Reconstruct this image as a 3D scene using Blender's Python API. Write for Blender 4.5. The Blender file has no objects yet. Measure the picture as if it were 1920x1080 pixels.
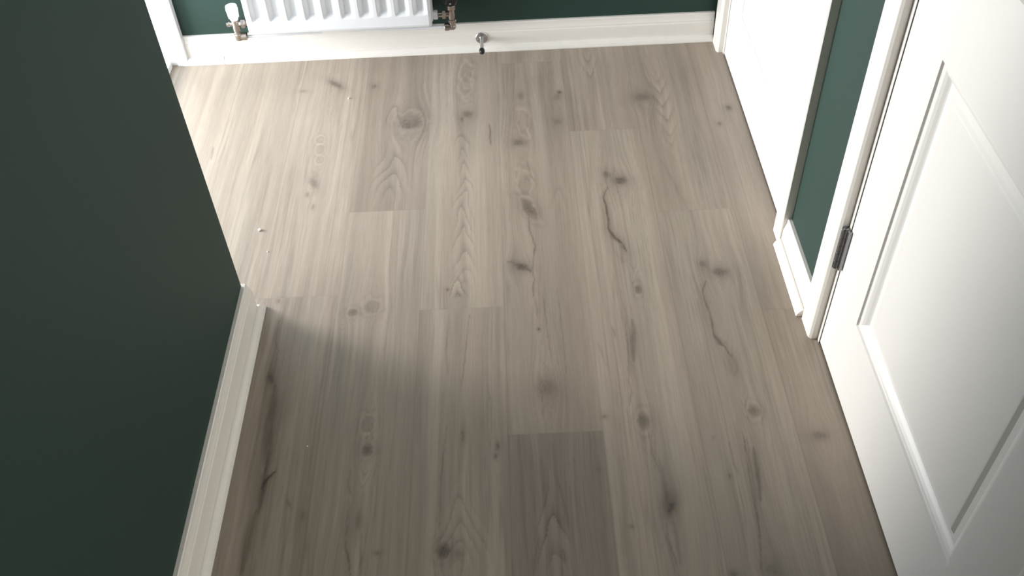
import bpy, bmesh, math
import numpy as np
from mathutils import Vector, Matrix

# ---------------------------------------------------------------- camera, world, light, exposure
S = bpy.context.scene
COL = S.collection
cam_data = bpy.data.cameras.new('camera')
cam = bpy.data.objects.new('camera', cam_data)
COL.objects.link(cam)
cam_data.sensor_width = 36.0
cam_data.lens = 34.02
cam_data.clip_start = 0.02
right = Vector((0.99897449, -0.0274592, -0.03599955))
down = Vector((-0.04480162, -0.71437113, -0.69833137))
fwd = Vector((-0.00654142, 0.69922806, -0.71486875))
M = Matrix((( right.x, -down.x, -fwd.x, 0.0),
            ( right.y, -down.y, -fwd.y, 0.0),
            ( right.z, -down.z, -fwd.z, 1.6),
            (0, 0, 0, 1)))
cam.matrix_world = M
S.camera = cam
S.view_settings.view_transform = 'Standard'
S.view_settings.look = 'None'
S.view_settings.gamma = 1.0
S.view_settings.use_curve_mapping = False
S.view_settings.exposure = -0.28

world = bpy.data.worlds.new('world')
S.world = world
world.use_nodes = True
world.node_tree.nodes['Background'].inputs['Color'].default_value = (0.80, 0.90, 1.0, 1)
world.node_tree.nodes['Background'].inputs['Strength'].default_value = 0.6


def area(name, loc, direction, sx, sy, power, color=(1, 1, 1), spread=180):
    d = bpy.data.lights.new(name, 'AREA')
    d.shape = 'RECTANGLE'
    d.size, d.size_y = sx, sy
    d.energy = power
    d.color = color
    d.spread = math.radians(spread)
    o = bpy.data.objects.new(name, d)
    COL.objects.link(o)
    o.location = loc
    o.rotation_euler = Vector(direction).to_track_quat('-Z', 'Y').to_euler()
    return o


# daylight through the open front doorway on the left, plus an added faint ceiling fill
area('doorway_daylight', (-2.25, 2.12, 0.50), (1, -0.02, 0), 1.15, 0.85, 130.0, (0.97, 0.98, 1.0))
area('threshold_daylight', (-1.17, 2.10, 0.62), (1, 0, 0), 0.86, 1.15, 11.0, (0.82, 0.93, 1.0))
sd = bpy.data.lights.new('hazy_sun', 'SUN')
sd.energy = 1.6
sd.angle = math.radians(14)
sd.color = (1.0, 0.93, 0.84)
so = bpy.data.objects.new('hazy_sun', sd)
COL.objects.link(so)
so.rotation_euler = Vector((1.0, -0.43, -0.33)).to_track_quat('-Z', 'Y').to_euler()
area('ceiling_fill_light', (0.0, 0.4, 2.36), (0, 0, -1), 0.5, 0.5, 0.25, (1.0, 0.93, 0.84))  # dim overhead fill, added without any lamp fitting
# added warm fill for the left baseboard, through an invented opening behind the camera
area('side_fill_light', (1.30, -0.50, 0.85), (-1, 0.8, -0.05), 0.5, 0.8, 14.0, (1.0, 0.92, 0.79))


# ---------------------------------------------------------------- materials
def mat(name, color, rough=0.5, metal=0.0, bump=0.0, bscale=60.0, var=0.0, spec=0.5, coat=0.0):
    m = bpy.data.materials.new(name)
    m.use_nodes = True
    nt = m.node_tree
    b = nt.nodes['Principled BSDF']
    b.inputs['Roughness'].default_value = rough
    b.inputs['Metallic'].default_value = metal
    b.inputs['Specular IOR Level'].default_value = spec
    b.inputs['Coat Weight'].default_value = coat
    b.inputs['Base Color'].default_value = (*color, 1)
    tc = nt.nodes.new('ShaderNodeTexCoord')
    n = nt.nodes.new('ShaderNodeTexNoise')
    n.inputs['Scale'].default_value = bscale
    n.inputs['Detail'].default_value = 4
    nt.links.new(tc.outputs['Object'], n.inputs['Vector'])
    if var > 0:
        r = nt.nodes.new('ShaderNodeMix')
        r.data_type = 'RGBA'
        r.inputs['A'].default_value = (*[c * (1 - var) for c in color], 1)
        r.inputs['B'].default_value = (*[min(1, c * (1 + var)) for c in color], 1)
        nt.links.new(n.outputs['Fac'], r.inputs['Factor'])
        nt.links.new(r.outputs['Result'], b.inputs['Base Color'])
    if bump > 0:
        bp = nt.nodes.new('ShaderNodeBump')
        bp.inputs['Strength'].default_value = bump
        bp.inputs['Distance'].default_value = 0.0006
        nt.links.new(n.outputs['Fac'], bp.inputs['Height'])
        nt.links.new(bp.outputs['Normal'], b.inputs['Normal'])
    return m


GREEN = mat('green_emulsion', (0.026, 0.053, 0.043), 0.58, bump=0.25, bscale=220, var=0.05, spec=0.25)
WHITE = mat('white_gloss_paint', (0.86, 0.82, 0.76), 0.33, bump=0.12, bscale=90, var=0.015)
DOORW = mat('white_door_paint', (0.83, 0.81, 0.775), 0.36, bump=0.10, bscale=70, var=0.015)
UPVC = mat('white_frame_plastic', (0.84, 0.84, 0.84), 0.3, bump=0.02, bscale=30)
RADW = mat('radiator_enamel', (0.76, 0.77, 0.79), 0.28, bump=0.03, bscale=40, var=0.01)
CEIL = mat('ceiling_paint', (0.75, 0.74, 0.72), 0.8, bump=0.1, bscale=120, var=0.02)
BRASS = mat('nickel_plated_brass', (0.42, 0.37, 0.33), 0.28, 1.0, bump=0.05, bscale=80, var=0.06)
STEEL = mat('brushed_steel', (0.60, 0.60, 0.60), 0.30, 1.0, bump=0.05, bscale=200, var=0.05)
GRAPH = mat('graphite_hinge_metal', (0.26, 0.26, 0.27), 0.25, 0.95, bump=0.06, bscale=150, var=0.08)
RUBBER = mat('black_rubber', (0.012, 0.012, 0.013), 0.45, bump=0.05, bscale=120, var=0.1)
BLACKP = mat('black_plastic', (0.008, 0.008, 0.009), 0.25, bump=0.02, bscale=50, var=0.1)
WHITEP = mat('white_plastic', (0.82, 0.84, 0.84), 0.35, bump=0.03, bscale=50)
PLASTER = mat('plaster_crumb_white', (0.85, 0.83, 0.80), 0.9, bump=0.3, bscale=300, var=0.05)
DARK = mat('dark_hole', (0.01, 0.01, 0.01), 0.8, bump=0.02, bscale=50)


# ---------------------------------------------------------------- helpers
def link(name, bm, m, parent=None, smooth=False, recalc=True):
    if recalc:
        bmesh.ops.recalc_face_normals(bm, faces=bm.faces[:])
    me = bpy.data.meshes.new(name)
    if smooth:
        for f in bm.faces:
            f.smooth = True
    bm.to_mesh(me)
    bm.free()
    me.materials.append(m)
    o = bpy.data.objects.new(name, me)
    COL.objects.link(o)
    if parent is not None:
        o.parent = parent
        o.matrix_parent_inverse = Matrix.Translation(-parent_world(parent))
    return o


def parent_world(p):
    v = Vector(p.location)
    q = p.parent
    while q is not None:
        v = v + Vector((0, 0, 0))
        q = None
    return v if p.type == 'EMPTY' else WORLD_OF.get(p.name, Vector((0, 0, 0)))


WORLD_OF = {}


def struct(o, label=None, cat=None):
    o['kind'] = 'structure'
    if label:
        o['label'] = label
        o['category'] = cat
    return o


def tag(o, label, cat, group=None):
    o['label'] = label
    o['category'] = cat
    if group:
        o['group'] = group
    return o


def empty(name, loc):
    o = bpy.data.objects.new(name, None)
    COL.objects.link(o)
    o.location = loc
    o.empty_display_size = 0.05
    return o


def add_box(bm, x0, x1, y0, y1, z0, z1, bevel=0.0, seg=2):
    r = bmesh.ops.create_cube(bm, size=1.0)
    for v in r['verts']:
        v.co = Vector(((x0 + x1) / 2 + v.co.x * (x1 - x0), (y0 + y1) / 2 + v.co.y * (y1 - y0), (z0 + z1) / 2 + v.co.z * (z1 - z0)))
    if bevel > 0:
        es = list({e for v in r['verts'] for e in v.link_edges})
        bmesh.ops.bevel(bm, geom=es, offset=bevel, segments=seg, affect='EDGES', profile=0.5)
    return bm


def box(*a, **k):
    return add_box(bmesh.new(), *a, **k)


def sweep(bm, rings, cap=True, closed=True):
    vs = [[bm.verts.new(p) for p in r] for r in rings]
    n = len(vs[0])
    for a, b in zip(vs, vs[1:]):
        for i in range(n if closed else n - 1):
            j = (i + 1) % n
            bm.faces.new((a[i], a[j], b[j], b[i]))
    if cap and closed:
        bm.faces.new(vs[0])
        bm.faces.new(list(reversed(vs[-1])))
    return bm


def lathe(bm, origin, axis, prof, seg=32):
    """prof: (distance along axis, radius)"""
    axis = Vector(axis).normalized()
    u = axis.orthogonal().normalized()
    v = axis.cross(u)
    o = Vector(origin)
    rings = []
    for d, r in prof:
        r = max(r, 0.00005)
        rings.append([o + axis * d + (u * math.cos(t) + v * math.sin(t)) * r for t in [2 * math.pi * k / seg for k in range(seg)]])
    return sweep(bm, rings)


def prism_hex(bm, origin, axis, d0, d1, r, ch=0.0015):
    return lathe(bm, origin, axis, [(d0, r - ch), (d0 + ch, r), (d1 - ch, r), (d1, r - ch)], 6)


def tube(bm, pts, r, seg=20):
    pts = [Vector(p) for p in pts]
    rings = []
    for i, p in enumerate(pts):
        t = (pts[min(i + 1, len(pts) - 1)] - pts[max(i - 1, 0)]).normalized()
        u = t.cross(Vector((0, 1, 0.01))).normalized()
        v = t.cross(u)
        rings.append([p + (u * math.cos(a) + v * math.sin(a)) * r for a in [2 * math.pi * k / seg for k in range(seg)]])
    return sweep(bm, rings)


def trim_run(bm, prof, path, normals):
    """moulding profile [(offset from wall, z)] swept along wall path with mitre vectors"""
    rings = []
    for p, n in zip(path, normals):
        rings.append([Vector((p[0] + n[0] * o, p[1] + n[1] * o, z)) for o, z in prof])
    return sweep(bm, rings)


# ---------------------------------------------------------------- floor
KNOTS=[
 (-0.510,2.436,0.0079,0.0251,0.70,-45,0),
 (-0.602,2.408,0.0095,0.0055,0.35,0,0),
 (-0.395,2.416,0.0063,0.0083,0.55,0,0),
 (-0.281,2.231,0.0240,0.0226,0.35,0,1),
 (-0.273,2.218,0.0134,0.0100,0.35,10,0),
 (-0.523,1.982,0.0085,0.0198,0.55,-25,0),
 (-0.533,1.935,0.0042,0.0086,0.45,0,0),
 (-0.513,1.885,0.0041,0.0083,0.35,0,0),
 (-0.122,2.256,0.0120,0.0127,0.55,0,0),
 (-0.137,2.232,0.0030,0.0075,0.50,0,0),
 (0.032,2.333,0.0061,0.0132,0.40,0,0),
 (0.143,2.342,0.0038,0.0053,0.90,0,0),
 (0.136,2.319,0.0091,0.0131,0.35,0,0),
 (0.130,2.201,0.0088,0.0099,0.30,0,0),
 (0.018,2.115,0.0130,0.0118,0.55,10,0),
 (0.035,2.204,0.0103,0.0322,0.12,0,1),
 (0.037,1.839,0.0107,0.0244,0.75,-20,1),
 (0.029,1.938,0.0124,0.0258,0.14,0,1),
 (0.374,2.300,0.0195,0.0156,0.45,0,0),
 (0.242,1.962,0.0069,0.0109,0.55,0,0),
 (0.275,1.934,0.0136,0.0128,0.85,0,0),
 (0.608,2.230,0.0059,0.0075,0.70,0,0),
 (0.570,2.158,0.0043,0.0072,0.60,0,0),
 (0.010,1.634,0.0138,0.0090,0.90,25,0),
 (0.274,1.542,0.0061,0.0085,0.70,0,1),
 (0.041,1.434,0.0021,0.0029,0.90,0,0),
 (0.470,1.587,0.0147,0.0122,0.75,10,0),
 (0.435,1.616,0.0074,0.0089,0.55,0,0),
 (0.052,1.268,0.0179,0.0198,0.40,0,0),
 (-0.378,1.510,0.0098,0.0067,0.60,-8,1),
 (-0.336,1.525,0.0123,0.0118,0.25,0,1),
 (-0.538,1.326,0.0058,0.0133,0.75,-15,0),
 (-0.555,1.556,0.0062,0.0069,0.35,0,0),
 (-0.164,1.569,0.0025,0.0035,0.70,0,0),
 (-0.138,1.550,0.0074,0.0068,0.30,0,0),
 (-0.317,1.130,0.0086,0.0090,0.80,0,1),
 (-0.458,1.013,0.0021,0.0071,0.50,-25,0),
 (-0.428,0.986,0.0041,0.0081,0.30,0,0),
 (-0.320,0.969,0.0061,0.0183,0.35,0,0),
 (-0.158,0.899,0.0088,0.0108,0.95,0,1),
 (-0.131,0.893,0.0078,0.0054,0.30,0,0),
 (-0.280,0.901,0.0039,0.0032,0.50,0,0),
 (-0.055,1.125,0.0032,0.0064,0.60,0,0),
 (-0.060,1.101,0.0032,0.0050,0.60,0,0),
 (-0.125,1.155,0.0032,0.0144,0.50,0,0),
 (0.242,1.172,0.0086,0.0119,0.65,0,1),
 (0.163,1.187,0.0043,0.0040,0.50,0,0),
 (0.268,0.969,0.0060,0.0125,1.00,25,0),
 (0.264,0.985,0.0090,0.0185,0.35,20,0),
 (0.469,1.185,0.0086,0.0094,0.60,0,1),
 (0.390,1.033,0.0020,0.0036,0.50,0,0),
 (0.359,0.829,0.0056,0.0051,0.60,0,0),
 (0.584,1.118,0.0125,0.0089,0.55,0,0),
 (0.431,0.834,0.0113,0.0102,0.40,0,0),
 (0.375,1.124,0.0021,0.0026,0.30,0,0),
 (-0.522,2.125,0.0088,0.0119,0.12,0,1),
 (-0.527,2.168,0.0089,0.0097,0.12,0,1),
 (-0.517,2.078,0.0087,0.0093,0.12,0,1),
 (-0.124,2.455,0.0126,0.0281,0.16,0,1),
 (-0.127,2.386,0.0124,0.0245,0.16,0,1),
 (-0.320,1.194,0.0099,0.0121,0.20,0,1),
 (0.140,1.061,0.0031,0.0037,0.20,0,0),
 (0.190,0.933,0.0039,0.0033,0.40,0,0),
 (0.254,1.677,0.0152,0.0479,0.30,0,2),
 (0.448,1.311,0.0146,0.0379,0.32,0,2),
 (0.227,1.770,0.0182,0.1169,0.16,0,2),
 (0.414,1.439,0.0211,0.1270,0.14,0,2),
 (-0.133,2.168,0.0206,0.1460,0.15,0,2),
 (0.028,1.927,0.0192,0.1281,0.16,0,2),
 (0.248,1.386,0.0139,0.0920,0.14,0,2),
 (0.258,1.031,0.0224,0.0956,0.12,0,2),
 (0.041,0.971,0.0261,0.1257,0.14,0,2),
 (-0.519,1.172,0.0285,0.1593,0.22,0,2),
 (0.444,1.033,0.0142,0.0718,0.15,0,2),
 (0.396,1.944,0.0327,0.1292,0.12,0,2),
 (-0.313,2.157,0.0441,0.1936,0.08,0,2),
 (0.061,1.263,0.0446,0.0565,0.12,0,2),
 (0.087,2.409,0.0466,0.0550,0.10,0,2),
 (0.404,2.277,0.0298,0.1285,0.12,0,2),
 (-0.130,1.439,0.0238,0.0954,0.10,0,2),
]
CRACKS=[
 ([(-0.061,2.206),(-0.058,2.174),(-0.059,2.133),(-0.056,2.109)],0.0015,0.75,0.0059),
 ([(0.239,1.908),(0.231,1.888),(0.225,1.871),(0.229,1.844),(0.229,1.816),(0.230,1.780),(0.227,1.755),(0.234,1.731),(0.247,1.711),(0.256,1.692),(0.262,1.672)],0.0020,0.85,0.0095),
 ([(0.262,1.672),(0.264,1.654),(0.257,1.636),(0.248,1.637),(0.236,1.665),(0.227,1.703)],0.0013,0.12,0.0063),
 ([(0.229,1.747),(0.238,1.721),(0.248,1.705)],0.0039,0.75,0.0078),
 ([(0.432,1.558),(0.423,1.538),(0.419,1.521),(0.421,1.487),(0.424,1.459),(0.424,1.422),(0.422,1.396),(0.427,1.378),(0.441,1.359),(0.445,1.336)],0.0018,0.70,0.0097),
 ([(0.421,1.397),(0.430,1.375),(0.438,1.362)],0.0040,0.70,0.0069),
 ([(0.445,1.336),(0.458,1.313),(0.456,1.291),(0.445,1.280),(0.433,1.300),(0.426,1.337)],0.0011,0.12,0.0068),
 ([(-0.025,1.654),(-0.010,1.650),(0.000,1.640)],0.0013,0.40,0.0051),
 ([(0.019,1.628),(0.032,1.616)],0.0016,0.70,0.0050),
 ([(0.033,1.813),(0.034,1.760),(0.045,1.705),(0.039,1.659),(0.035,1.620)],0.0011,0.55,0.0040),
 ([(0.035,1.620),(0.038,1.591),(0.034,1.553),(0.033,1.523)],0.0010,0.60,0.0038),
 ([(0.033,1.519),(0.027,1.430),(0.020,1.309)],0.0009,0.20,0.0097),
 ([(0.038,2.037),(0.042,1.992),(0.053,1.947)],0.0011,0.40,0.0042),
 ([(0.250,1.449),(0.246,1.386),(0.240,1.332)],0.0047,0.45,0.0071),
 ([(0.204,1.431),(0.208,1.400)],0.0018,0.30,0.0035),
 ([(0.234,1.450),(0.232,1.371),(0.223,1.268),(0.226,1.251),(0.218,1.213)],0.0009,0.40,0.0035),
 ([(-0.526,1.303),(-0.523,1.253),(-0.522,1.195),(-0.516,1.133),(-0.513,1.095)],0.0092,0.42,0.0115),
 ([(-0.516,1.095),(-0.514,1.049),(-0.514,0.996)],0.0053,0.50,0.0085),
 ([(-0.494,1.089),(-0.507,1.075),(-0.516,1.051)],0.0021,0.95,0.0074),
 ([(-0.519,0.999),(-0.525,0.942),(-0.526,0.872)],0.0072,0.35,0.0103),
 ([(-0.538,1.323),(-0.535,1.355),(-0.535,1.401)],0.0023,0.30,0.0069),
 ([(-0.545,1.497),(-0.545,1.432),(-0.532,1.401)],0.0010,0.35,0.0061),
 ([(-0.342,1.013),(-0.342,0.961),(-0.342,0.920),(-0.331,0.889),(-0.326,0.858)],0.0010,0.55,0.0051),
 ([(-0.313,0.943),(-0.308,0.859)],0.0010,0.45,0.0050),
 ([(-0.345,1.086),(-0.348,1.049),(-0.338,1.025)],0.0008,0.30,0.0032),
 ([(0.261,1.076),(0.263,1.024),(0.263,0.989)],0.0047,0.22,0.0083),
 ([(0.268,0.943),(0.269,0.904),(0.270,0.850)],0.0025,0.30,0.0079),
 ([(0.256,0.938),(0.253,0.905),(0.263,0.851)],0.0008,0.40,0.0030),
 ([(0.449,1.095),(0.446,1.045),(0.438,0.977)],0.0042,0.50,0.0052),
 ([(0.435,1.127),(0.430,1.058),(0.426,0.987),(0.422,0.908),(0.409,0.828)],0.0009,0.50,0.0042),
 ([(0.440,1.121),(0.433,1.022),(0.421,0.886)],0.0008,0.30,0.0031),
 ([(0.403,1.110),(0.403,1.060),(0.408,1.035)],0.0010,0.30,0.0042),
 ([(-0.133,1.260),(-0.126,1.317),(-0.118,1.407),(-0.113,1.487)],0.0009,0.35,0.0034),
 ([(-0.159,1.490),(-0.164,1.379),(-0.158,1.319)],0.0010,0.25,0.0036),
 ([(0.057,1.526),(0.060,1.428),(0.064,1.336)],0.0009,0.40,0.0036),
 ([(0.089,1.559),(0.093,1.395),(0.094,1.305)],0.0009,0.25,0.0037),
 ([(0.039,1.527),(0.040,1.461)],0.0009,0.30,0.0036),
 ([(-0.169,0.947),(-0.168,1.052),(-0.158,1.179)],0.0008,0.30,0.0040),
 ([(-0.076,1.285),(-0.066,1.228),(-0.069,1.122)],0.0009,0.25,0.0034),
 ([(0.248,1.170),(0.248,1.093),(0.260,1.043)],0.0008,0.30,0.0043),
 ([(0.167,1.390),(0.183,1.314)],0.0008,0.20,0.0035),
 ([(0.019,0.927),(0.009,0.884),(0.004,0.844)],0.0020,0.30,0.0059),
 ([(0.060,0.892),(0.063,0.865)],0.0015,0.50,0.0029),
 ([(0.060,1.041),(0.070,0.981),(0.073,0.936)],0.0010,0.30,0.0041),
 ([(0.215,2.141),(0.203,1.980),(0.186,1.813)],0.0043,0.12,0.0116),
 ([(0.391,2.011),(0.409,1.922),(0.430,1.806)],0.0028,0.15,0.0083),
 ([(-0.820,2.159),(-0.814,2.100)],0.0022,0.40,0.0045),
 ([(-0.840,2.079),(-0.839,2.051)],0.0015,0.30,0.0044),
]
CHEVS=[
 (-0.133,2.204,1,0.0208,0.233,0.0322,0.16),
 (-0.128,2.049,1,0.0242,0.512,0.0388,0.20),
 (-0.139,1.635,1,0.0189,0.105,0.0234,0.32),
 (-0.328,2.361,1,0.0527,0.155,0.0403,0.18),
 (-0.321,2.170,1,0.0443,0.293,0.0463,0.20),
 (0.234,2.370,-1,0.0245,0.198,0.0377,0.20),
 (0.434,2.096,-1,0.0256,0.359,0.0398,0.20),
 (0.430,2.008,-1,0.0194,0.115,0.0312,0.15),
 (0.252,1.636,-1,0.0250,0.112,0.0252,0.12),
 (0.266,1.539,-1,0.0194,0.105,0.0220,0.15),
 (0.447,1.281,-1,0.0244,0.119,0.0229,0.15),
 (0.456,1.159,-1,0.0191,0.081,0.0184,0.15),
 (-0.125,1.062,1,0.0500,0.214,0.0294,0.17),
 (0.046,1.056,1,0.0331,0.213,0.0463,0.26),
 (-0.325,1.030,-1,0.0166,0.074,0.0179,0.16),
 (-0.321,1.215,1,0.0155,0.080,0.0192,0.14),
 (0.032,2.038,1,0.0198,0.110,0.0227,0.12),
 (0.114,1.965,1,0.0276,0.166,0.0479,0.08),
 (0.261,2.062,1,0.0141,0.133,0.0368,0.12),
]

ROW0, ROWW = -0.418, 0.1920


def _hash(i, j, s):
    h = (i.astype(np.int64) * 374761393 + j.astype(np.int64) * 668265263 + s * 974634777) & 0x7fffffff
    h = ((h ^ (h >> 13)) * 1274126177) & 0x7fffffff
    h = (h ^ (h >> 16)) & 0xffff
    return h / 65535.0


def vnoise(u, v, s):
    i, j = np.floor(u), np.floor(v)
    fu, fv = u - i, v - j
    fu = fu * fu * (3 - 2 * fu)
    fv = fv * fv * (3 - 2 * fv)
    a = _hash(i, j, s)
    b = _hash(i + 1, j, s)
    c = _hash(i, j + 1, s)
    d = _hash(i + 1, j + 1, s)
    return (a * (1 - fu) + b * fu) * (1 - fv) + (c * (1 - fu) + d * fu) * fv - 0.5


def make_floor():
    xs = np.concatenate([np.arange(-1.30, -1.02, 0.02), np.arange(-1.02, 0.66, 0.0024), np.arange(0.66, 0.76, 0.02)])
    ys = np.concatenate([np.arange(-1.3, 0.68, 0.02), np.arange(0.68, 2.60, 0.0024), [2.60, 2.64]])
    X, Y = np.meshgrid(xs, ys)
    row = np.floor((X - ROW0) / ROWW)
    # butt joints of each row (row index: y of the joints)
    joints = {-3: [1.22], -2: [0.60], -1: [0.20, 1.567], 0: [0.49, 1.858], 1: [0.15, 1.507], 2: [1.152, 2.505],
              3: [0.78, 2.155], 4: [0.44, 1.808], 5: [0.09, 1.462], 6: [1.1, 2.47]}
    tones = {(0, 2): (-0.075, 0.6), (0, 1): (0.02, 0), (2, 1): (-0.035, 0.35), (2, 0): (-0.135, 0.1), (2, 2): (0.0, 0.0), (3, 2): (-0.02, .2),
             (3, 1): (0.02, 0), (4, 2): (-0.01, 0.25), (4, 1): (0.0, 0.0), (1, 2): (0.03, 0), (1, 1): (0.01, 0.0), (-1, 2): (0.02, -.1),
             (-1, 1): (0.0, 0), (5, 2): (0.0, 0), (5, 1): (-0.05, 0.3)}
    seg = np.zeros_like(X)
    tone = np.zeros_like(X)
    warm = np.zeros_like(X)
    seam = np.zeros_like(X)
    rx = (X - ROW0) / ROWW - row
    ex = np.minimum(rx, 1 - rx) * ROWW
    seam = np.maximum(seam, 0.35 * np.exp(-(ex / 0.0011) ** 2))
    for r, js in joints.items():
        m = row == r
        k = np.zeros_like(X)
        for j in js:
            k += (Y > j)
            seam = np.where(m, np.maximum(seam, 0.20 * np.exp(-((Y - j) / 0.0013) ** 2)), seam)
        seg = np.where(m, k, seg)
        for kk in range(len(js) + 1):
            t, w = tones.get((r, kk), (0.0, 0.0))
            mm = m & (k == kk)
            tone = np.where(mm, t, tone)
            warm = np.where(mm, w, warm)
    pid = row * 7 + seg * 3 + 50
    # grain coordinate bent around the knots
    gx = X + 0.006 * vnoise(X * 9 + pid * 5, Y * 1.6, 3) * 2 + 0.0025 * vnoise(X * 25 + pid * 3, Y * 5, 4) * 2
    shift = np.zeros_like(X)
    knot = np.zeros_like(X)
    halo = np.zeros_like(X)
    rings = np.zeros_like(X)
    for (kx, ky, a, b, d, tilt, rg) in KNOTS:
        if rg == 2:
            m = (np.abs(X - kx) < a * 3) & (np.abs(Y - ky) < b * 3)
            mx, my = X[m] - kx, Y[m] - ky
            mx = mx + a * 1.2 * vnoise(mx * 40, my * 14 + kx * 50, 61)
            halo[m] += d * np.exp(-(mx / a) ** 2 - (my / b) ** 2)
            continue
        m = (np.abs(X - kx) < 0.12) & (np.abs(Y - ky) < 0.3)
        mx, my = X[m] - kx, Y[m] - ky
        nx = 0.25 * a * vnoise(mx * 160 + kx * 99, my * 120, 11) * 2
        mx = mx + nx
        rr = (mx / (a * 2.6)) ** 2 + (my / (b * 4.5 + 0.02)) ** 2
        shift[m] += -mx * np.exp(-rr) * 0.75
        a, b = a * 1.12, b * 1.12
        t = -math.radians(tilt)
        qx = mx * math.cos(t) + my * math.sin(t)
        qy = -mx * math.sin(t) + my * math.cos(t)
        r2 = (qx / a) ** 2 + (qy / b) ** 2
        knot[m] = np.maximum(knot[m], 0.95 * d * np.exp(-(r2 ** 1.4)) * (0.8 + 0.7 * vnoise(qx * 700, qy * 500, 5)))
        halo[m] += 0.42 * d * np.exp(-r2 / 4.5)
        if rg:
            R = np.sqrt((qx / a) ** 2 + (qy / (b * 1.25)) ** 2)
            R = R * (1 + 0.5 * vnoise(qx * 60 + kx * 31, qy * 30, 17)) + 0.35 * vnoise(qx * 130, qy * 60, 18)
            rings[m] += 0.055 * np.sin(R * 5.2) * np.exp(-((R - 1.3) / 0.9) ** 2)
    for (pts, w, d, h) in CRACKS:
        P = np.array(pts)
        x0, y0 = P.min(0) - 0.06
        x1, y1 = P.max(0) + 0.06
        m = (X > x0) & (X < x1) & (Y > y0) & (Y < y1)
        if not m.any():
            continue
        px, py = X[m], Y[m]
        px = px + 0.0012 * vnoise(px * 150, py * 90, 8) * 2
        best = np.full(px.shape, 9.0)
        tpar = np.zeros(px.shape)
        nseg = len(P) - 1
        for si, ((ax, ay), (bx, by)) in enumerate(zip(P[:-1], P[1:])):
            dx, dy = bx - ax, by - ay
            tt = np.clip(((px - ax) * dx + (py - ay) * dy) / (dx * dx + dy * dy + 1e-9), 0, 1)
            qx, qy = px - ax - tt * dx, py - ay - tt * dy
            # grain marks fade quicker across than along
            dd = np.sqrt(qx ** 2 + (qy * 0.55) ** 2)
            tpar = np.where(dd < best, (si + tt) / nseg, tpar)
            best = np.minimum(best, dd)
        tap = 0.35 + 0.75 * np.sin(np.pi * tpar) ** 0.8
        best = best / tap
        ww = max(w, 0.0013)
        var = 0.85 + 0.6 * vnoise(px * 220, py * 35, 21)
        if w > 0.004:
            halo[m] += 1.05 * d * np.exp(-(best / (w * 1.15)) ** 2) * var
        else:
            knot[m] = np.maximum(knot[m], d * np.exp(-(best / ww) ** 2) * var)
        halo[m] += 0.22 * d * np.exp(-(best / max(h, 0.004)) ** 2)
    gx = gx + shift
    ring2 = np.zeros_like(X)
    cover = np.zeros_like(X)
    for (cx, cy, dr, hw, ext, sp, st) in CHEVS:
        m = (np.abs(X - cx) < hw * 1.9) & (np.abs(Y - (cy - dr * ext / 2)) < ext * 0.9)
        px, py = X[m] - cx, Y[m] - cy
        px = px + 0.010 * vnoise(px * 22 + cx * 50, py * 13 + cy * 9, 31) * 2 + 0.0022 * vnoise(px * 120, py * 60, 32) * 2
        u = np.abs(px) / hw
        sp = sp * 1.75
        st = st * 0.85
        s = -dr * py - 3.2 * hw * (np.sqrt(u * u + 0.03) - 0.17) * (1.1 if dr > 0 else 1.1)
        ph = s / sp + 1.1 * vnoise(px * 14 + cx * 30, py * 9 + cy * 30, 33)
        saw = (ph - np.floor(ph)) ** 3.2
        win = np.exp(-(u / 1.05) ** 4) * np.clip((s + sp * 0.3) / (sp), 0, 1) * np.clip((ext - (-dr * py)) / (0.3 * ext), 0, 1)
        ring2[m] -= st * (saw - 0.25) * win
        cover[m] = np.maximum(cover[m], win * 0.7)
    # lengthwise bands and grain
    band = vnoise(gx * 38 + pid * 17, Y * 0.7 + pid, 41) * 0.085 + vnoise(gx * 85 + pid * 7, Y * 1.3, 42) * 0.065
    g1 = vnoise(gx * 230 + pid * 13, Y * 5.0, 43)
    g2 = vnoise(gx * 420 + pid * 29, Y * 9.0, 44)
    dens = np.clip(vnoise(gx * 20 + pid * 3, Y * 2.2, 45) * 2.4 + 0.5, 0.1, 1)
    lines = -np.clip(np.abs(vnoise(gx * 120 + pid * 19, Y * 1.6, 46)) * -14 + 1, 0, 1) * 0.085 * dens
    cloud = vnoise(X * 12, Y * 5, 47) * 0.05 + vnoise(X * 5 + 9, Y * 2, 48) * 0.05
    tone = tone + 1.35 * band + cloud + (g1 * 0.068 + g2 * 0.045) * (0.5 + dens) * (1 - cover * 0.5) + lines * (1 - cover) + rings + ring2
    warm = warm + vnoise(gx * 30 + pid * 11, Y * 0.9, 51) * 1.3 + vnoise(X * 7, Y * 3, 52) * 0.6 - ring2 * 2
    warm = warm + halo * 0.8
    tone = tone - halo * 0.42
    knot = np.maximum(knot, seam * 0.55)
    ny, nx = X.shape
    n = nx * ny
    co = np.zeros((n, 3), np.float32)
    co[:, 0] = X.ravel()
    co[:, 1] = Y.ravel()
    idx = np.arange(n).reshape(ny, nx)
    quads = np.stack([idx[:-1, :-1], idx[:-1, 1:], idx[1:, 1:], idx[1:, :-1]], -1).reshape(-1, 4)
    me = bpy.data.meshes.new('floor')
    me.vertices.add(n)
    me.vertices.foreach_set('co', co.ravel())
    me.loops.add(quads.size)
    me.loops.foreach_set('vertex_index', quads.ravel().astype(np.int32))
    me.polygons.add(len(quads))
    me.polygons.foreach_set('loop_start', np.arange(0, quads.size, 4, dtype=np.int32))
    me.update(calc_edges=True)
    at = me.attributes.new('wood', 'FLOAT_VECTOR', 'POINT')
    at.data.foreach_set('vector', np.stack([tone.ravel(), warm.ravel(), np.clip(knot, 0, 1).ravel()], -1).astype(np.float32).ravel())
    a2 = me.attributes.new('grainx', 'FLOAT', 'POINT')
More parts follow.
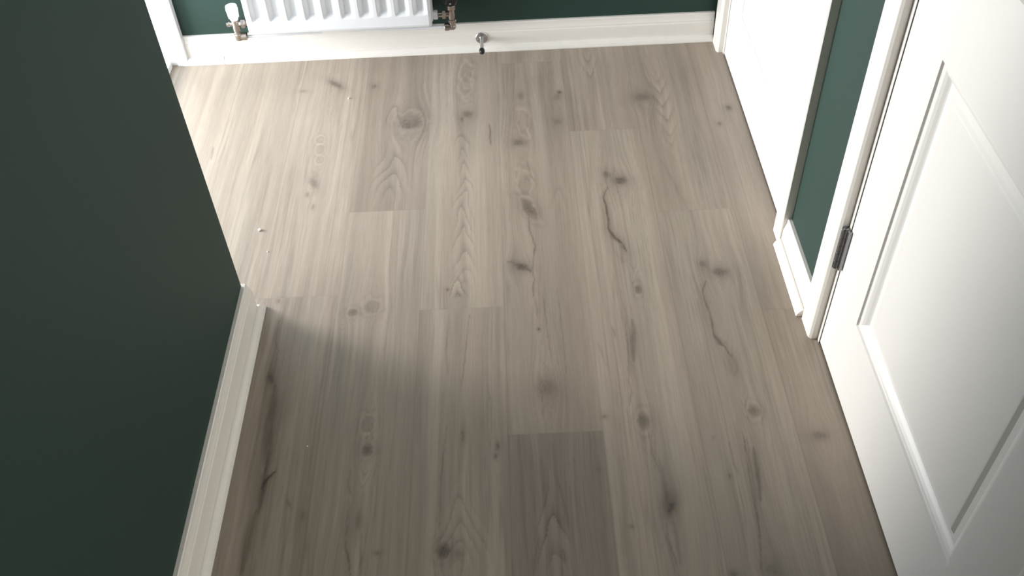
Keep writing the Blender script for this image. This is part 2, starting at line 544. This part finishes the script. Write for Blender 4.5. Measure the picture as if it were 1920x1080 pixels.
    a2.data.foreach_set('value', (gx + pid * 0.37).ravel().astype(np.float32))
    m = bpy.data.materials.new('oak_laminate')
    m.use_nodes = True
    nt = m.node_tree
    N, L = nt.nodes, nt.links
    b = N['Principled BSDF']
    aw = N.new('ShaderNodeAttribute')
    aw.attribute_name = 'wood'
    ag = N.new('ShaderNodeAttribute')
    ag.attribute_name = 'grainx'
    sep = N.new('ShaderNodeSeparateXYZ')
    L.new(aw.outputs['Vector'], sep.inputs[0])
    tc = N.new('ShaderNodeTexCoord')
    sp2 = N.new('ShaderNodeSeparateXYZ')
    L.new(tc.outputs['Object'], sp2.inputs[0])

    def math_(op, a, bb, cc=None):
        k = N.new('ShaderNodeMath')
        k.operation = op
        for q, s in enumerate((a, bb, cc)):
            if s is None:
                continue
            if isinstance(s, (int, float)):
                k.inputs[q].default_value = s
            else:
                L.new(s, k.inputs[q])
        return k.outputs[0]
    cmb = N.new('ShaderNodeCombineXYZ')
    L.new(math_('MULTIPLY', ag.outputs['Fac'], 330.0), cmb.inputs[0])
    L.new(math_('MULTIPLY', sp2.outputs[1], 14.0), cmb.inputs[1])
    fine = N.new('ShaderNodeTexNoise')
    fine.inputs['Scale'].default_value = 1.0
    fine.inputs['Detail'].default_value = 4.0
    fine.inputs['Roughness'].default_value = 0.65
    L.new(cmb.outputs[0], fine.inputs['Vector'])
    f = math_('SUBTRACT', fine.outputs['Fac'], 0.5)
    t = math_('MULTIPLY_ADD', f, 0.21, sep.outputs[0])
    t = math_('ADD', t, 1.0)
    wfac = math_('MULTIPLY_ADD', sep.outputs[1], 0.5, 0.45)
    wf = N.new('ShaderNodeClamp')
    L.new(wfac, wf.inputs['Value'])
    mx = N.new('ShaderNodeMix')
    mx.data_type = 'RGBA'
    mx.inputs['A'].default_value = (0.368, 0.315, 0.255, 1)
    mx.inputs['B'].default_value = (0.352, 0.284, 0.228, 1)
    L.new(wf.outputs[0], mx.inputs['Factor'])
    vm = N.new('ShaderNodeVectorMath')
    vm.operation = 'SCALE'
    L.new(mx.outputs['Result'], vm.inputs[0])
    t2 = math_('POWER', t, 1.9)
    L.new(t2, vm.inputs['Scale'])
    mk = N.new('ShaderNodeMix')
    mk.data_type = 'RGBA'
    L.new(sep.outputs[2], mk.inputs['Factor'])
    L.new(vm.outputs[0], mk.inputs['A'])
    mk.inputs['B'].default_value = (0.070, 0.050, 0.036, 1)
    L.new(mk.outputs['Result'], b.inputs['Base Color'])
    b.inputs['Roughness'].default_value = 0.42
    b.inputs['Specular IOR Level'].default_value = 0.45
    bp = N.new('ShaderNodeBump')
    bp.inputs['Strength'].default_value = 0.12
    bp.inputs['Distance'].default_value = 0.0004
    L.new(fine.outputs['Fac'], bp.inputs['Height'])
    L.new(bp.outputs['Normal'], b.inputs['Normal'])
    me.materials.append(m)
    o = bpy.data.objects.new('floor', me)
    COL.objects.link(o)
    return struct(o)


make_floor()

# ---------------------------------------------------------------- shell
XL, XR, YB, YF, XD, H = -0.610, 0.643, 2.600, -1.25, -1.05, 2.40
YC = 1.510                                   # where the left wall ends
struct(link('wall_left', box(XL - 0.11, XL, YF, YC, 0, H), GREEN))
struct(link('wall_left_return', box(XD - 0.1, XL - 0.11, YC - 0.1, YC, 0, H), GREEN))
struct(link('wall_back', box(XD - 0.1, XR + 0.15, YB, YB + 0.1, 0, H), GREEN))
bm = bmesh.new()
D1 = (1.731, 2.502)                          # far door opening
D2 = (0.590, 1.358)                          # near door opening
for y0, y1 in ((YF, -1.0), (0.30, D2[0]), (D2[1], D1[0]), (D1[1], YB)):
    add_box(bm, XR, XR + 0.09, y0, y1, 0, H)
add_box(bm, XR, XR + 0.09, D2[0], D2[1], 2.0, H)
add_box(bm, XR, XR + 0.09, D1[0], D1[1], 2.0, H)
add_box(bm, XR + 0.09, XR + 0.11, 0.30, YB, 0, H)
add_box(bm, XR, XR + 0.09, -1.0, 0.30, 2.0, H)  # opening below this header is added to let the side fill in
struct(link('wall_right', bm, GREEN))
struct(link('wall_front', box(XL - 0.11, XR + 0.11, YF - 0.1, YF, 0, H), GREEN))
struct(link('ceiling', box(XD - 0.1, XR + 0.15, YF - 0.1, YB + 0.1, H, H + 0.05), CEIL))
bm = bmesh.new()
add_box(bm, XD - 0.1, XD, YC, 1.62, 0, H)
add_box(bm, XD - 0.1, XD, 2.592, YB, 0, H)
add_box(bm, XD - 0.1, XD, 1.62, 2.592, 2.08, H)
struct(link('wall_entrance', bm, GREEN))
# front door frame at the far left
door3 = struct(empty('door_3', (-1.03, 2.1, 0)))
bm = bmesh.new()
add_box(bm, XD - 0.09, -0.972, 2.574, 2.5995, 0, 2.12, bevel=0.003)
link('frame_jamb', bm, UPVC, door3)
link('frame_jamb', box(XD - 0.09, -1.003, 1.57, 1.64, 0, 2.12, bevel=0.003), UPVC, door3)
link('frame_head', box(XD - 0.09, -1.003, 1.64, 2.574, 2.05, 2.12, bevel=0.003), UPVC, door3)
link('threshold', box(XD - 0.09, -1.020, 1.64, 2.569, 0, 0.022, bevel=0.003), UPVC, door3)

# ---------------------------------------------------------------- baseboards and floor beads


def skirt_prof(h):
    return [(0, h), (0.0075, h), (0.0093, h - 0.0022), (0.0096, h - 0.010), (0.0110, h - 0.017), (0.0128, h - 0.022),
            (0.0128, h - 0.026), (0.0146, h - 0.029), (0.0150, h - 0.034), (0.0150, 0.0005), (0, 0.0005)]


BEAD = [(0.0152, 0.0195), (0.0185, 0.0195), (0.0215, 0.0178), (0.0240, 0.0145), (0.0270, 0.0105), (0.0290, 0.0060),
        (0.0300, 0.0040), (0.0300, 0.0004), (0.0152, 0.0004)]


def bead_prof(k=1.0):
    return [(o, z * k) for o, z in BEAD]


def run(name, h, path, normals, smooth=False):
    return struct(link(name, trim_run(bmesh.new(), skirt_prof(h), path, normals), WHITE))


def beadrun(name, path, normals, k=1.0):
    return struct(link(name, trim_run(bmesh.new(), bead_prof(k), path, normals), WHITE))


run('baseboard_left', 0.100, [(XL, YF), (XL, YC), (-1.05, YC)], [(1, 0), (1, 1), (0, 1)])
beadrun('trim_1', [(XL, YF), (XL, YC), (-1.05, YC)], [(1, 0), (1, 1), (0, 1)])
run('baseboard_back', 0.088, [(-1.015, YB), (0.6235, YB)], [(0, -1), (0, -1)])
beadrun('trim_2', [(-1.004, YB), (-0.862, YB)], [(0, -1), (0, -1)], 1.04)
beadrun('trim_3', [(-0.8605, YB), (0.6225, YB)], [(0, -1), (0, -1)])
run('baseboard_right', 0.080, [(XR, 1.432), (XR, 1.673)], [(-1, 0), (-1, 0)])
beadrun('trim_4', [(XR, 1.437), (XR, 1.670)], [(-1.05, 0), (-1.05, 0)])
run('baseboard_front', 0.080, [(XR, 0.305), (XR, 0.515)], [(-1, 0), (-1, 0)])
beadrun('trim_5', [(XR, 0.305), (XR, 0.515)], [(-1, 0), (-1, 0)])


# ---------------------------------------------------------------- doors
def arch_prof(outer, inner):
    """architrave cross section in (x, y): outer edge to chamfered inner edge"""
    s = 1 if inner > outer else -1
    w = abs(inner - outer)
    return [(XR, outer), (XR - 0.0185, outer), (XR - 0.0205, outer + s * 0.002), (XR - 0.0205, outer + s * (w - 0.010)),
            (XR - 0.0185, outer + s * (w - 0.004)), (XR - 0.0140, outer + s * w), (XR, outer + s * w)]


def vert_prism(bm, pts, z0, z1):
    return sweep(bm, [[Vector((x, y, z0)) for x, y in pts], [Vector((x, y, z1)) for x, y in pts]])


PROF = [(0.0, 0.0), (0.0015, 0.0040), (0.0035, 0.0046), (0.0080, 0.0044), (0.0115, 0.0052), (0.0170, 0.0082), (0.0220, 0.0120),
        (0.0245, 0.0134), (0.0365, 0.0134), (0.0425, 0.0088), (0.0450, 0.0084)]


def leaf_mesh(y0, y1, z0, z1, panels, face_x, thick=0.035):
    """door leaf whose front face (towards -x) has moulded recessed panels: (ya, yb, za, zb)"""
    bm = bmesh.new()
    ycuts = sorted({y0, y1} | {c for p in panels for c in p[:2]})
    zcuts = sorted({z0, z1} | {c for p in panels for c in p[2:]})
    grid = {}

    def V(y, z, x=face_x):
        k = (round(y, 5), round(z, 5), round(x, 5))
        if k not in grid:
            grid[k] = bm.verts.new((x, y, z))
        return grid[k]
    for ya, yb in zip(ycuts, ycuts[1:]):
        for za, zb in zip(zcuts, zcuts[1:]):
            if any(p[0] <= ya and yb <= p[1] and p[2] <= za and zb <= p[3] for p in panels):
                continue
            bm.faces.new((V(ya, za), V(ya, zb), V(yb, zb), V(yb, za)))
    for (ya, yb, za, zb) in panels:
        prev = None
        for d, dep in PROF:
            r = [V(ya + d, za + d, face_x + dep), V(ya + d, zb - d, face_x + dep), V(yb - d, zb - d, face_x + dep), V(yb - d, za + d, face_x + dep)]
            if prev:
                for i in range(4):
                    bm.faces.new((prev[i], prev[(i + 1) % 4], r[(i + 1) % 4], r[i]))
            prev = r
        bm.faces.new(prev)
    xb = face_x + thick
    bk = [bm.verts.new((xb, y0, z0)), bm.verts.new((xb, y0, z1)), bm.verts.new((xb, y1, z1)), bm.verts.new((xb, y1, z0))]
    bm.faces.new(bk)

    def edge_loop(fixed, axis):
        if axis == 'y':
            return [V(fixed, z) for z in zcuts]
        return [V(y, fixed) for y in ycuts]
    bm.faces.new(edge_loop(y0, 'y') + [bk[1], bk[0]])
    bm.faces.new(edge_loop(y1, 'y') + [bk[2], bk[3]])
    bm.faces.new(edge_loop(z0, 'z') + [bk[3], bk[0]])
    bm.faces.new(edge_loop(z1, 'z') + [bk[2], bk[1]])
    return bm


def hinge(parent, yk, z0, z1):
    """butt hinge closed: plates let into leaf and jamb edge, round knuckle standing proud"""
    xk = XR - 0.0085
    r = 0.0078
    bm = bmesh.new()
    L = z1 - z0
    g = 0.0006
    n = 5
    for k in range(n):
        a, b_ = z0 + L * k / n + g / 2, z0 + L * (k + 1) / n - g / 2
        lathe(bm, (xk, yk, 0), (0, 0, 1), [(a, r - 0.0005), (a + 0.0005, r), (b_ - 0.0005, r), (b_, r - 0.0005)], 28)
    root = link('hinge', bm, GRAPH, parent)
    root['label'] = 'graphite grey butt hinge knuckle between door and architrave'
    # plates wrapping from the knuckle to jamb and door
    bm = bmesh.new()
    add_box(bm, xk - 0.001, XR + 0.004, yk + r - 0.0012, yk + r + 0.0022, z0, z1, bevel=0.0006)
    add_box(bm, xk + 0.002, XR - 0.001, yk + r, yk + r + 0.0085, z0 + 0.002, z1 - 0.004, bevel=0.001)
    p = link('jamb_plate', bm, GRAPH, root)
    bm = bmesh.new()
    add_box(bm, xk + 0.0008, XR + 0.004, yk - r - 0.0045, yk - r + 0.0012, z0, z1, bevel=0.0012)
    add_box(bm, xk + 0.0045, XR + 0.003, yk - r, yk + r, z0, z1 - 0.001, bevel=0.0008)
    link('door_plate', bm, GRAPH, root)
    bm = bmesh.new()
    lathe(bm, (xk, yk, 0), (0, 0, 1), [(z1, 0.0056), (z1 + 0.0014, 0.0052), (z1 + 0.002, 0.003), (z1 + 0.0021, 0.0)], 24)
    lathe(bm, (xk, yk, 0), (0, 0, 1), [(z0 - 0.002, 0.0), (z0 - 0.0015, 0.004), (z0, 0.0056)], 24)
    link('pin_cap', bm, GRAPH, root, smooth=False)
    bm = bmesh.new()
    lathe(bm, (xk, yk, 0), (0, 0, 1), [(z1 + 0.0018, 0.0013), (z1 + 0.0024, 0.0012)], 12)
    lathe(bm, (xk - r - 0.0001, yk - 0.0025, z0 + 0.012), (-1, 0, 0), [(0, 0.0011), (0.0004, 0.0010)], 12)
    q = link('pin_hole', bm, DARK, root)
    return root


def make_door(name, y0, y1, hinge_far):
    """panelled door in the right wall between jambs y0..y1"""
    d = struct(empty(name, (XR, (y0 + y1) / 2, 0)))
    ly0, ly1 = y0 + 0.0015, y1 - 0.0015
    st = 0.128
    pa, pb = ly0 + st, ly1 - st
    leaf = link('door_leaf', leaf_mesh(ly0, ly1, 0.006, 1.981, [(pa, pb, 0.200, 0.787), (pa, pb, 0.962, 1.86)], XR + 0.001), DOORW, d)
    for yo, yi in ((y0 - 0.060, y0 - 0.0), (y1 + 0.074, y1 + 0.012)):
        bm = vert_prism(bmesh.new(), arch_prof(yo, yi), 0.0005, 2.055 if True else 2.0)
        link('architrave', bm, WHITE, d)
    bm = bmesh.new()
    add_box(bm, XR - 0.0205, XR, y0, y1 + 0.012, 1.995, 2.055, bevel=0.002)
    link('architrave', bm, WHITE, d)
    for ya, yb in ((y0 - 0.010, y0), (y1, y1 + 0.0118)):
        link('jamb', box(XR - 0.0012, XR + 0.088, ya, yb, 0.0005, 1.993, bevel=0.0008), WHITE, d)
    link('jamb_head', box(XR - 0.0012, XR + 0.088, y0, y1, 1.984, 1.994), WHITE, d)
    bm = bmesh.new()
    add_box(bm, XR + 0.038, XR + 0.050, y0, y0 + 0.012, 0, 1.984)
    add_box(bm, XR + 0.038, XR + 0.050, y1 - 0.012, y1, 0, 1.984)
    link('door_stop_bead', bm, WHITE, d)
    return d


far_door = make_door('door_1', 1.731, 2.4975, False)
near_door = make_door('door_2', 0.592, 1.358, True)
hinge(near_door, 1.3630, 0.226, 0.328)
hinge(near_door, 1.3630, 1.66, 1.762)

# ---------------------------------------------------------------- radiator
RX0, RX1, RY, RZ0, RZ1 = -0.742, -0.214, 2.490, 0.138, 0.72
rad = tag(empty('radiator', ((RX0 + RX1) / 2, RY + 0.04, RZ0)), 'white ribbed panel radiator hanging on the green back wall above the baseboard', 'radiator')


def rad_panel(x0, x1, yfront, z0, z1, sgn=1):
    """pressed steel panel with vertical channels, facing -y (sgn 1)"""
    bm = bmesh.new()
    pitch = 0.0512
    flat, sl, dep = 0.0095, 0.0125, 0.0125
    first = x0 + 0.0165
    xs = [(x0 + 0.0, 0.006, 0), (x0 + 0.003, 0.0015, 0), (x0 + 0.008, 0.0, 0)]
    k = 0
    cx = first
    while cx + pitch - flat < x1 - 0.006:
        w = pitch - flat
        xs += [(cx, 0.0, 1), (cx + 0.0025, 0.0016, 1), (cx + sl - 0.002, dep - 0.0014, 1), (cx + sl + 0.0012, dep, 1), (cx + w - sl - 0.0012, dep, 1),
               (cx + w - sl + 0.002, dep - 0.0014, 1), (cx + w - 0.0025, 0.0016, 1), (cx + w, 0.0, 1)]
        cx += pitch
        k += 1
    xs += [(x1 - 0.008, 0.0, 0), (x1 - 0.003, 0.0015, 0), (x1, 0.006, 0)]
    zs = [(z0, 0.012, 0), (z0 + 0.002, 0.006, 0), (z0 + 0.006, 0.0020, 0), (z0 + 0.012, 0.0, 0), (z0 + 0.041, 0.0, 0), (z0 + 0.044, 0.0, 0.12), (z0 + 0.054, 0.0, 0.88), (z0 + 0.058, 0.0, 1.0)]
    zs += [(z1 - (z - z0), o, s) for z, o, s in reversed(zs)]
    rows = []
    for z, off, s in zs:
        rows.append([Vector((x, yfront + sgn * (d * s if ch else d) + sgn * off, z)) for x, d, ch in xs])
    back = yfront + sgn * 0.016
    vs = [[bm.verts.new(p) for p in r] for r in rows]
    for a, b in zip(vs, vs[1:]):
        for i in range(len(a) - 1):
            bm.faces.new((a[i], a[i + 1], b[i + 1], b[i]))
    bl = [bm.verts.new((x0, back, z0)), bm.verts.new((x1, back, z0)), bm.verts.new((x1, back, z1)), bm.verts.new((x0, back, z1))]
    bm.faces.new(bl)
    bm.faces.new([v for v in vs[0]] + [bl[1], bl[0]])
    bm.faces.new([v for v in vs[-1]] + [bl[2], bl[3]])
    bm.faces.new([r[0] for r in vs] + [bl[3], bl[0]])
    bm.faces.new([r[-1] for r in vs] + [bl[2], bl[1]])
    return bm


link('front_panel', rad_panel(RX0, RX1, RY, RZ0, RZ1), RADW, rad)
link('rear_panel', rad_panel(RX0, RX1, RY + 0.082, RZ0, RZ1, -1), RADW, rad)
# side covers with folded lips
for xa, xb in ((RX0 - 0.0005, RX0 + 0.0015), (RX1 - 0.0015, RX1 + 0.0005)):
    bm = bmesh.new()
    add_box(bm, xa, xb, RY + 0.016, RY + 0.068, RZ0 + 0.010, RZ1 - 0.01, bevel=0.0005)
    s = 1 if xa > -0.5 else -1
    xo = xb if s > 0 else xa
    for yy in (RY + 0.020, RY + 0.041, RY + 0.062):
        add_box(bm, min(xo, xo + s * 0.0022), max(xo, xo + s * 0.0022), yy - 0.003, yy + 0.003, RZ0 + 0.012, RZ1 - 0.012, bevel=0.0008)
    link('side_cover', bm, RADW, rad)
bm = bmesh.new()
for i in range(26):
    x = RX0 + 0.012 + i * (RX1 - RX0 - 0.024) / 25
    add_box(bm, x - 0.003, x + 0.003, RY + 0.014, RY + 0.068, RZ1 - 0.004, RZ1 + 0.002)
add_box(bm, RX0, RX1, RY + 0.010, RY + 0.016, RZ1 - 0.004, RZ1 + 0.004)
add_box(bm, RX0, RX1, RY + 0.066, RY + 0.072, RZ1 - 0.004, RZ1 + 0.004)
link('top_grille', bm, RADW, rad)
for x in (RX0 + 0.09, RX1 - 0.09):
    bm = bmesh.new()
    add_box(bm, x - 0.015, x + 0.015, RY + 0.080, YB - 0.0002, RZ0 + 0.03, RZ1 - 0.05)
    link('wall_bracket', bm, RADW, rad)

# right-hand thermostatic valve
vx, vy = -0.158, 2.535
bm = bmesh.new()
lathe(bm, (vx, vy, 0), (0, 0, 1), [(0.108, 0.0), (0.108, 0.0082), (0.112, 0.0098), (0.118, 0.0098), (0.120, 0.0085), (0.130, 0.0085), (0.131, 0.0115),
                                   (0.139, 0.0115), (0.140, 0.0088), (0.150, 0.0095), (0.168, 0.0098), (0.172, 0.0125), (0.184, 0.0130), (0.188, 0.0120)], 32)
lathe(bm, (vx, vy, 0.155), (-1, 0, 0), [(0.004, 0.0082), (0.016, 0.0078), (0.0175, 0.0105), (0.026, 0.0105), (0.028, 0.0085)], 24)
prism_hex(bm, (vx, vy, 0.1345), (0, 0, 1), -0.004, 0.004, 0.0132)
valve = link('thermostatic_valve', bm, BRASS, rad)
valve['label'] = 'nickel plated valve body at the right end of the radiator'
bm = bmesh.new()
prism_hex(bm, (vx, vy, 0.155), (-1, 0, 0), 0.0165, 0.027, 0.0135)
lathe(bm, (vx, vy, 0.155), (-1, 0, 0), [(0.026, 0.0072), (0.045, 0.0072)], 20)
link('union_nut', bm, BRASS, valve)
bm = bmesh.new()
lathe(bm, (vx, vy, 0.155), (-1, 0, 0), [(0.040, 0.011), (0.041, 0.0135), (0.050, 0.0135), (0.054, 0.012), (0.058, 0.010)], 24)
link('tail_collar', bm, RADW, valve)
bm = bmesh.new()
lathe(bm, (vx, vy, 0), (0, 0, 1), [(0.187, 0.0125), (0.189, 0.0190), (0.193, 0.0215), (0.200, 0.0230), (0.215, 0.0232), (0.240, 0.0225), (0.255, 0.0215), (0.262, 0.018), (0.264, 0.010), (0.264, 0.0)], 48)
for k in range(16):
    a = 2 * math.pi * k / 16
    lathe(bm, (vx + math.cos(a) * 0.0222, vy + math.sin(a) * 0.0222, 0), (0, 0, 1), [(0.200, 0.0012), (0.203, 0.0020), (0.246, 0.0020), (0.250, 0.001)], 8)
head = link('thermostat_head', bm, BLACKP, valve)
head['label'] = 'black thermostat head'
bm = bmesh.new()
# small white pointer triangle on the collar of the black head
a0 = Vector((vx, vy - 0.02345, 0.1985))
t = [a0 + Vector((-0.0026, 0.0002, 0)), a0 + Vector((0.0026, 0.0002, 0)), a0 + Vector((0, 0, 0.0058))]
sweep(bm, [[p + Vector((0, 0.0012, 0)) for p in t], t])
# pipe from the valve running left behind the radiator
bm2 = bmesh.new()
tube(bm2, [(vx + 0.002, vy, 0.114), (vx - 0.012, vy, 0.114)], 0.0095)
lathe(bm2, (vx - 0.010, vy, 0.114), (-1, 0, 0), [(0, 0.0085), (0.001, 0.0112), (0.012, 0.0112), (0.014, 0.009)], 24)
link('compression_nut', bm2, BRASS, valve)
bm2 = bmesh.new()
pts = [(vx - 0.020, vy, 0.114), (vx - 0.05, vy, 0.114), (vx - 0.09, vy + 0.002, 0.1135), (vx - 0.16, vy + 0.006, 0.112), (vx - 0.30, vy + 0.01, 0.112)]
tube(bm2, pts, 0.0050)
link('supply_pipe', bm2, RADW, rad)
q = link('pointer_mark', bm, WHITEP, valve)
q['label'] = 'small white pointer triangle'

# left-hand lockshield valve
wx, wy = -0.785, 2.532
bm = bmesh.new()
lathe(bm, (wx, wy, 0), (0, 0, 1), [(0.106, 0.0), (0.106, 0.0105), (0.110, 0.0118), (0.124, 0.0118), (0.126, 0.0095), (0.134, 0.0092), (0.136, 0.0105), (0.150, 0.0102), (0.160, 0.0095), (0.176, 0.009), (0.178, 0.008)], 32)
lathe(bm, (wx, wy, 0.158), (1, 0, 0), [(0.004, 0.0085), (0.012, 0.008), (0.018, 0.0105), (0.022, 0.0105), (0.024, 0.008), (0.05, 0.0075)], 24)
lathe(bm, (wx, wy, 0.158), (-1, 0, 0), [(0.004, 0.0072), (0.016, 0.0066), (0.018, 0.0078), (0.025, 0.0078), (0.0262, 0.006)], 24)
lock = link('lockshield_valve', bm, BRASS, rad)
lock['label'] = 'nickel plated valve body at the left end of the radiator'
bm = bmesh.new()
prism_hex(bm, (wx, wy, 0.158), (1, 0, 0), 0.016, 0.029, 0.0138)
link('union_nut', bm, BRASS, lock)
bm = bmesh.new()
lathe(bm, (wx, wy, 0.116), (1, 0, 0), [(0.0, 0.0), (0.0, 0.0095), (0.010, 0.0098), (0.011, 0.0118), (0.024, 0.0118), (0.026, 0.008), (0.026, 0.0)], 24)
link('compression_nut', bm, BRASS, lock)
bm = bmesh.new()
tube(bm, [(wx + 0.026, wy, 0.114), (wx + 0.10, wy + 0.006, 0.113), (wx + 0.24, wy + 0.010, 0.112)], 0.0050)
link('supply_pipe', bm, RADW, rad)
bm = bmesh.new()
lathe(bm, (wx, wy, 0), (0, 0, 1), [(0.170, 0.0098), (0.172, 0.0115), (0.180, 0.0122), (0.192, 0.0138), (0.209, 0.0160), (0.213, 0.0166), (0.2150, 0.0162), (0.2152, 0.0148), (0.213, 0.0140), (0.212, 0.0)], 40)
for k in range(6):
    a = 2 * math.pi * k / 6 + 0.3
    lathe(bm, (wx + math.cos(a) * 0.0128, wy + math.sin(a) * 0.0128, 0.176), (math.cos(a) * 0.08, math.sin(a) * 0.08, 1), [(0, 0.0012), (0.003, 0.0022), (0.030, 0.0024), (0.033, 0.001)], 8)
c = link('valve_cap', bm, WHITEP, lock)
c['label'] = 'white plastic cap'

# ---------------------------------------------------------------- door stop on the back baseboard
dsx, dsz = -0.0765, 0.0425
ds = tag(empty('door_stop', (dsx, 2.585, dsz)), 'steel pin door stop with black rubber tip screwed to the white back baseboard', 'door stop')
bm = bmesh.new()
lathe(bm, (dsx, 2.5849, dsz), (0, -1, 0), [(0, 0.0), (0, 0.0188), (0.0018, 0.0188), (0.0032, 0.0176), (0.0036, 0.015), (0.0036, 0.0)], 48)
link('mounting_plate', bm, STEEL, ds)
bm = bmesh.new()
lathe(bm, (dsx, 2.5815, dsz), (0, -1, 0), [(0, 0.0075), (0.002, 0.0065), (0.008, 0.0056), (0.062, 0.0056), (0.064, 0.0062), (0.0645, 0.0)], 32)
link('rod', bm, STEEL, ds)
bm = bmesh.new()
lathe(bm, (dsx, 2.5815, dsz), (0, -1, 0), [(0.0635, 0.0), (0.0635, 0.0076), (0.066, 0.0084), (0.074, 0.0084), (0.078, 0.0074), (0.081, 0.005), (0.0825, 0.0)], 32)
link('rubber_tip', bm, RUBBER, ds)
bm = bmesh.new()
for sx, sz in ((-0.0122, -0.004), (0.0122, 0.004)):
    lathe(bm, (dsx + sx, 2.5812, dsz + sz), (0, -1, 0), [(0, 0.0024), (0.0008, 0.0020), (0.0011, 0.0)], 16)
link('screw_head', bm, STEEL, ds)

# ---------------------------------------------------------------- white crumbs left on the floor
rng = np.random.RandomState(4)
CR = [(-0.637, 1.805, 0.0042, 'white plaster crumb on the pale floor near the end of the left green wall'),
      (-0.605, 1.726, 0.0018, 'tiny white plaster speck just in front of the crumb by the left wall'),
      (-0.465, 2.359, 0.0030, 'white plaster crumb on the floor below the radiator, nearest the back baseboard'),
      (-0.438, 1.145, 0.0016, 'tiny white plaster speck on the shaded floor beside the left baseboard')]
for x, y, r, lb in CR:
    bm = bmesh.new()
    bmesh.ops.create_icosphere(bm, subdivisions=2, radius=r)
    for v in bm.verts:
        v.co *= 1 + rng.uniform(-0.28, 0.28)
        v.co.z = max(v.co.z * 0.75, -r * 0.5)
        v.co += Vector((x, y, r * 0.5 + 0.0001))
    tag(link('plaster_crumb', bm, PLASTER), lb, 'crumb', 'white plaster crumbs on the floor')
# pale flake of caulk at the far right floor corner
for o in list(COL.objects):
    if o.type == 'MESH' and o.name.split('.')[0] in ('thermostat_head', 'valve_cap', 'rod', 'rubber_tip', 'supply_pipe'):
        for p in o.data.polygons:
            p.use_smooth = True
        o.data.set_sharp_from_angle(angle=math.radians(35))
